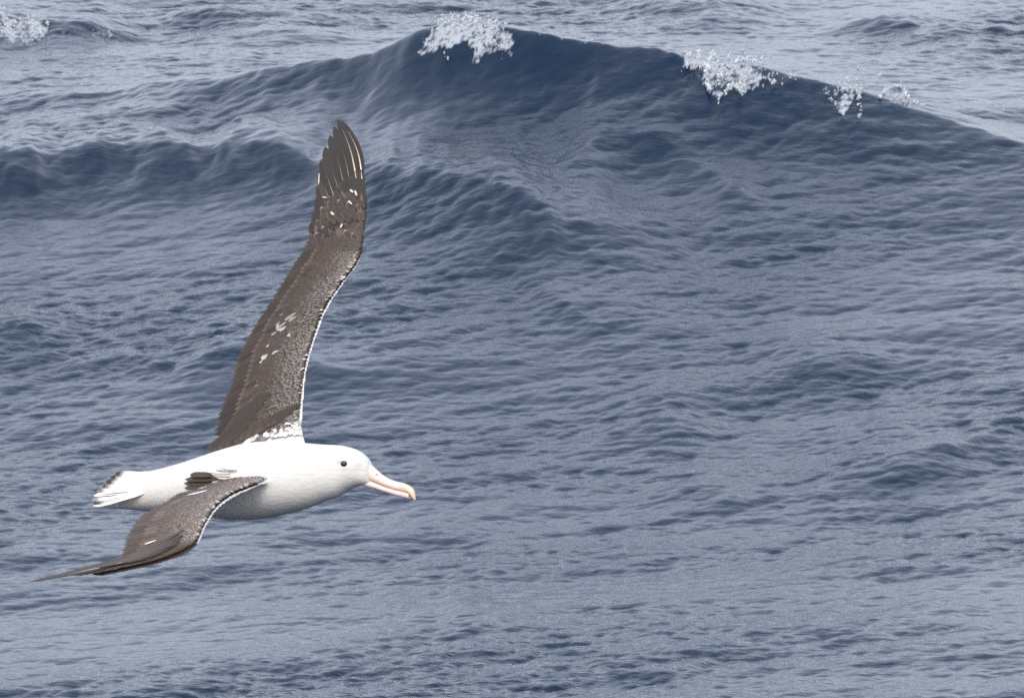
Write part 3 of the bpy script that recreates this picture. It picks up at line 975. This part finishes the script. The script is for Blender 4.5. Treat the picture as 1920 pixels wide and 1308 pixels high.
# ------------------------------------------------------------------ foam on the breaking crests
M_FOAM, tf, bf = material("foam_white")
bf.inputs['Base Color'].default_value = (0.42, 0.44, 0.47, 1)
bf.inputs['Roughness'].default_value = 0.45
bf.inputs['Alpha'].default_value = 0.8
bf.inputs['Specular IOR Level'].default_value = 0.4
fg = tf.nodes.new("ShaderNodeNewGeometry")
fn = tf.nodes.new("ShaderNodeTexNoise"); fn.inputs['Scale'].default_value = 70.0; fn.inputs['Detail'].default_value = 4.0
tf.links.new(fg.outputs['Position'], fn.inputs['Vector'])
fr_ = tf.nodes.new("ShaderNodeMapRange")
fr_.inputs['From Min'].default_value = 0.36; fr_.inputs['From Max'].default_value = 0.62
fr_.inputs['To Min'].default_value = 0.30; fr_.inputs['To Max'].default_value = 0.98
tf.links.new(fn.outputs['Fac'], fr_.inputs['Value']); tf.links.new(fr_.outputs[0], bf.inputs['Alpha'])
SPX, SPY = to_pix(SEA_V)
near = (SPX > -60) & (SPX < 1980) & (SPY > -60) & (SPY < 400) & (SEA_V[:, 1] > 45)
NI = np.where(near)[0]
NX, NY = SPX[NI], SPY[NI]

def ridge_u(k, x, y):
    cx, cy = CURVES[k][0], CURVES[k][1]
    return y - np.interp(x, cx, cy)

def in_poly(poly, x, y):
    poly = np.array(poly, float); inside = np.zeros(len(x), bool)
    j = len(poly) - 1
    for i in range(len(poly)):
        xi, yi = poly[i]; xj, yj = poly[j]
        c = ((yi > y) != (yj > y)) & (x < (xj - xi) * (y - yi) / (yj - yi + 1e-9) + xi)
        inside ^= c; j = i
    return inside

def surf_at(k, px, py):
    """point of the wave's front seen at a photo pixel"""
    m = (np.abs(NX - px) < 9) & (np.abs(NY - py) < 14)
    c = NI[m]
    if not len(c): return pix_to_plane(px, py, .4)
    u = ridge_u(k, SEA_V[c, 0], SEA_V[c, 1])
    ok = (u < .20) & (u > -1.6)
    if ok.any(): c = c[ok]
    d = (SPX[c] - px) ** 2 + (SPY[c] - py) ** 2
    return SEA_V[c[np.argmin(d)]]

_b = bmesh.new(); bmesh.ops.create_icosphere(_b, subdivisions=1, radius=1.0)
ICO_V = np.array([v.co[:] for v in _b.verts]); ICO_F = np.array([[v.index for v in f.verts] for f in _b.faces]); _b.free()

def blobs(name, pts, rad, label):
    n = len(pts)
    sc = rad[:, None] * np.clip(1 + .35 * RNG.normal(size=(n, 3)), .45, 1.8) * np.array([.9, 1, 1.55])
    nz = 1 + .07 * RNG.normal(size=(n, len(ICO_V), 1))
    V = pts[:, None] + ICO_V[None] * sc[:, None] * nz
    F = ICO_F[None] + (np.arange(n) * len(ICO_V))[:, None, None]
    tmp = add(name, mesh_np(name, V.reshape(-1, 3), F.reshape(-1, 3)))
    r = tmp.modifiers.new("r", 'REMESH'); r.mode = 'VOXEL'; r.voxel_size = 0.0031; r.use_smooth_shade = True
    sm = tmp.modifiers.new("s", 'SMOOTH'); sm.factor = 0.5; sm.iterations = 4
    me = bpy.data.meshes.new_from_object(tmp.evaluated_get(bpy.context.evaluated_depsgraph_get()))
    bpy.data.objects.remove(tmp)
    me.name = name
    o = add(name, me, M_FOAM)
    o["kind"] = "stuff"; o["label"] = label; o["category"] = "foam"
    return o

def whitecap(name, label, k, polys, strands=(), dots=(), dens=1.6, rmin=.0022, rmax=.0080):
    global FOAM_VAL
    P_, R_ = [], []
    for poly, w in polys:
        jx = NX + (noise2(NX / 9, NY / 9, 31) - .5) * 22; jy = NY + (noise2(NX / 8, NY / 8, 32) - .5) * 18
        u = ridge_u(k, SEA_V[NI, 0], SEA_V[NI, 1])
        m = in_poly(poly, jx, jy) & (u < .35) & (u > -1.6)
        clump = .55 * noise2(NX / 16 + 3, NY / 11, 33 + k, 4) + .45 * (1 - 2 * np.abs(noise2(NX / 9, NY / 6, 77 + k, 3) - .5))
        cover = np.clip((clump - (.74 - .20 * w)) / .14, 0, 1) * m
        FOAM_VAL[NI] = np.maximum(FOAM_VAL[NI], cover * min(1, .45 + .6 * w))
        pick = RNG.random(len(NI)) < cover * dens * min(w, 1.1)
        c = NI[pick]
        r = rmin + (rmax - rmin) * RNG.random(len(c)) ** 2.6
        p = SEA_V[c] + RNG.normal(size=(len(c), 3)) * .006
        p[:, 2] += r * .3 + np.abs(RNG.normal(size=len(c))) * .012 * w
        P_.append(p); R_.append(r)
    for pts, r, off in strands:
        q = catmull(np.array(pts, float), np.linspace(0, 1, max(14, len(pts) * 9)))
        for x, y in q:
            for _ in range(3):
                b = surf_at(k, x, y)
                v = norm(CC - b)
                xx, yy = x + RNG.normal() * 2.6, y + RNG.normal() * 2.2
                dist = np.linalg.norm(b - CC) - off
                ray = norm(CF + CR * (xx - 960) * RPP + CU * (654 - yy) * RPP)
                P_.append((CC + ray * dist)[None]); R_.append(np.array([r * .85 * (.3 + .9 * RNG.random() ** 1.5)]))
    for x, y, r in dots:
        b = surf_at(k, x, y)
        ray = norm(CF + CR * (x - 960) * RPP + CU * (654 - y) * RPP)
        P_.append((CC + ray * (np.linalg.norm(b - CC) - .06))[None]); R_.append(np.array([r]))
    return blobs(name, np.vstack(P_), np.concatenate(R_), label)

def scatter(x0, x1, y0, y1, n, r0, r1):
    return [(RNG.uniform(x0, x1), RNG.uniform(y0, y1), r0 + (r1 - r0) * RNG.random() ** 3) for _ in range(n)]

whitecap("whitecap", "dense white foam spilling down the left shoulder of the breaking wave", 0,
         [([(784, 100), (800, 72), (828, 42), (868, 26), (905, 30), (896, 60), (876, 72), (846, 84), (815, 94)], 1.5), ([(868, 26), (915, 30), (950, 50), (966, 82), (962, 100), (930, 96), (905, 104), (884, 120), (890, 98), (878, 74)], 1.05),
          ([(1000, 40), (1040, 52), (1110, 76), (1110, 82), (1060, 72), (1000, 52)], .35), ([(700, 66), (740, 52), (745, 62), (705, 74)], .4)],
         dots=scatter(800, 965, 30, 112, 70, .003, .009) + scatter(1000, 1110, 44, 80, 20, .003, .008))
whitecap("whitecap", "lacy curtain of falling spray thrown over the middle of the wave crest", 0,
         [([(1278, 86), (1305, 82), (1345, 92), (1400, 96), (1440, 116), (1432, 146), (1405, 172), (1376, 164), (1345, 178), (1320, 162), (1316, 126), (1296, 126), (1282, 112)], 1.15)],
         strands=[([(1338, 94), (1328, 120), (1325, 148), (1332, 170)], .010, .06), ([(1345, 160), (1352, 140), (1365, 125), (1382, 112), (1402, 110), (1428, 118)], .007, .07),
                  ([(1392, 174), (1388, 160), (1402, 140), (1412, 120)], .007, .08), ([(1390, 175), (1375, 160), (1362, 160)], .006, .09),
                  ([(1345, 195), (1350, 180), (1360, 172), (1372, 165)], .005, .08), ([(1400, 158), (1415, 150), (1435, 146), (1452, 152), (1448, 158)], .0055, .06),
                  ([(1440, 142), (1468, 135), (1492, 146)], .006, .04), ([(1286, 125), (1293, 112), (1284, 96)], .007, .06), ([(1312, 96), (1310, 112), (1316, 130)], .007, .06)],
         dots=scatter(1275, 1480, 82, 165, 90, .003, .008) + scatter(1360, 1480, 150, 175, 14, .003, .006), dens=.30)
whitecap("whitecap", "thin splash of flying drops where the wave crest falls away", 0,
         [([(1548, 160), (1618, 164), (1600, 186), (1580, 216)], .95), ([(1650, 172), (1690, 165), (1705, 188), (1690, 194)], .95)],
         strands=[([(1548, 168), (1562, 190), (1580, 211)], .005, .06), ([(1612, 168), (1611, 190), (1612, 217)], .005, .06), ([(1654, 176), (1662, 166), (1680, 161), (1694, 166), (1700, 180)], .006, .05),
                  ([(1696, 172), (1704, 184), (1716, 192), (1735, 197)], .006, .03)],
         dots=[(1581, 211, .014), (1583, 209, .010), (1579, 198, .009), (1611, 217, .010), (1651, 181, .011), (1697, 171, .013), (1699, 178, .011), (1694, 191, .008), (1646, 144, .010)]
         + scatter(1560, 1720, 120, 168, 70, .0025, .007) + scatter(1590, 1680, 95, 150, 25, .002, .005))
whitecap("whitecap", "broken foam tumbling down a small wave far behind the raised wing", 2,
         [([(-40, 10), (8, 12), (18, 40), (80, 38), (90, 62), (60, 78), (10, 76), (-40, 70)], 1.0), ([(110, 50), (138, 52), (136, 68), (112, 66)], .5), ([(165, 58), (214, 62), (208, 70), (170, 68)], .5)],
         dots=scatter(0, 90, 38, 76, 40, .003, .010) + scatter(110, 210, 50, 68, 16, .003, .007))
sea.data.attributes["foam"].data.foreach_set("value", FOAM_VAL)
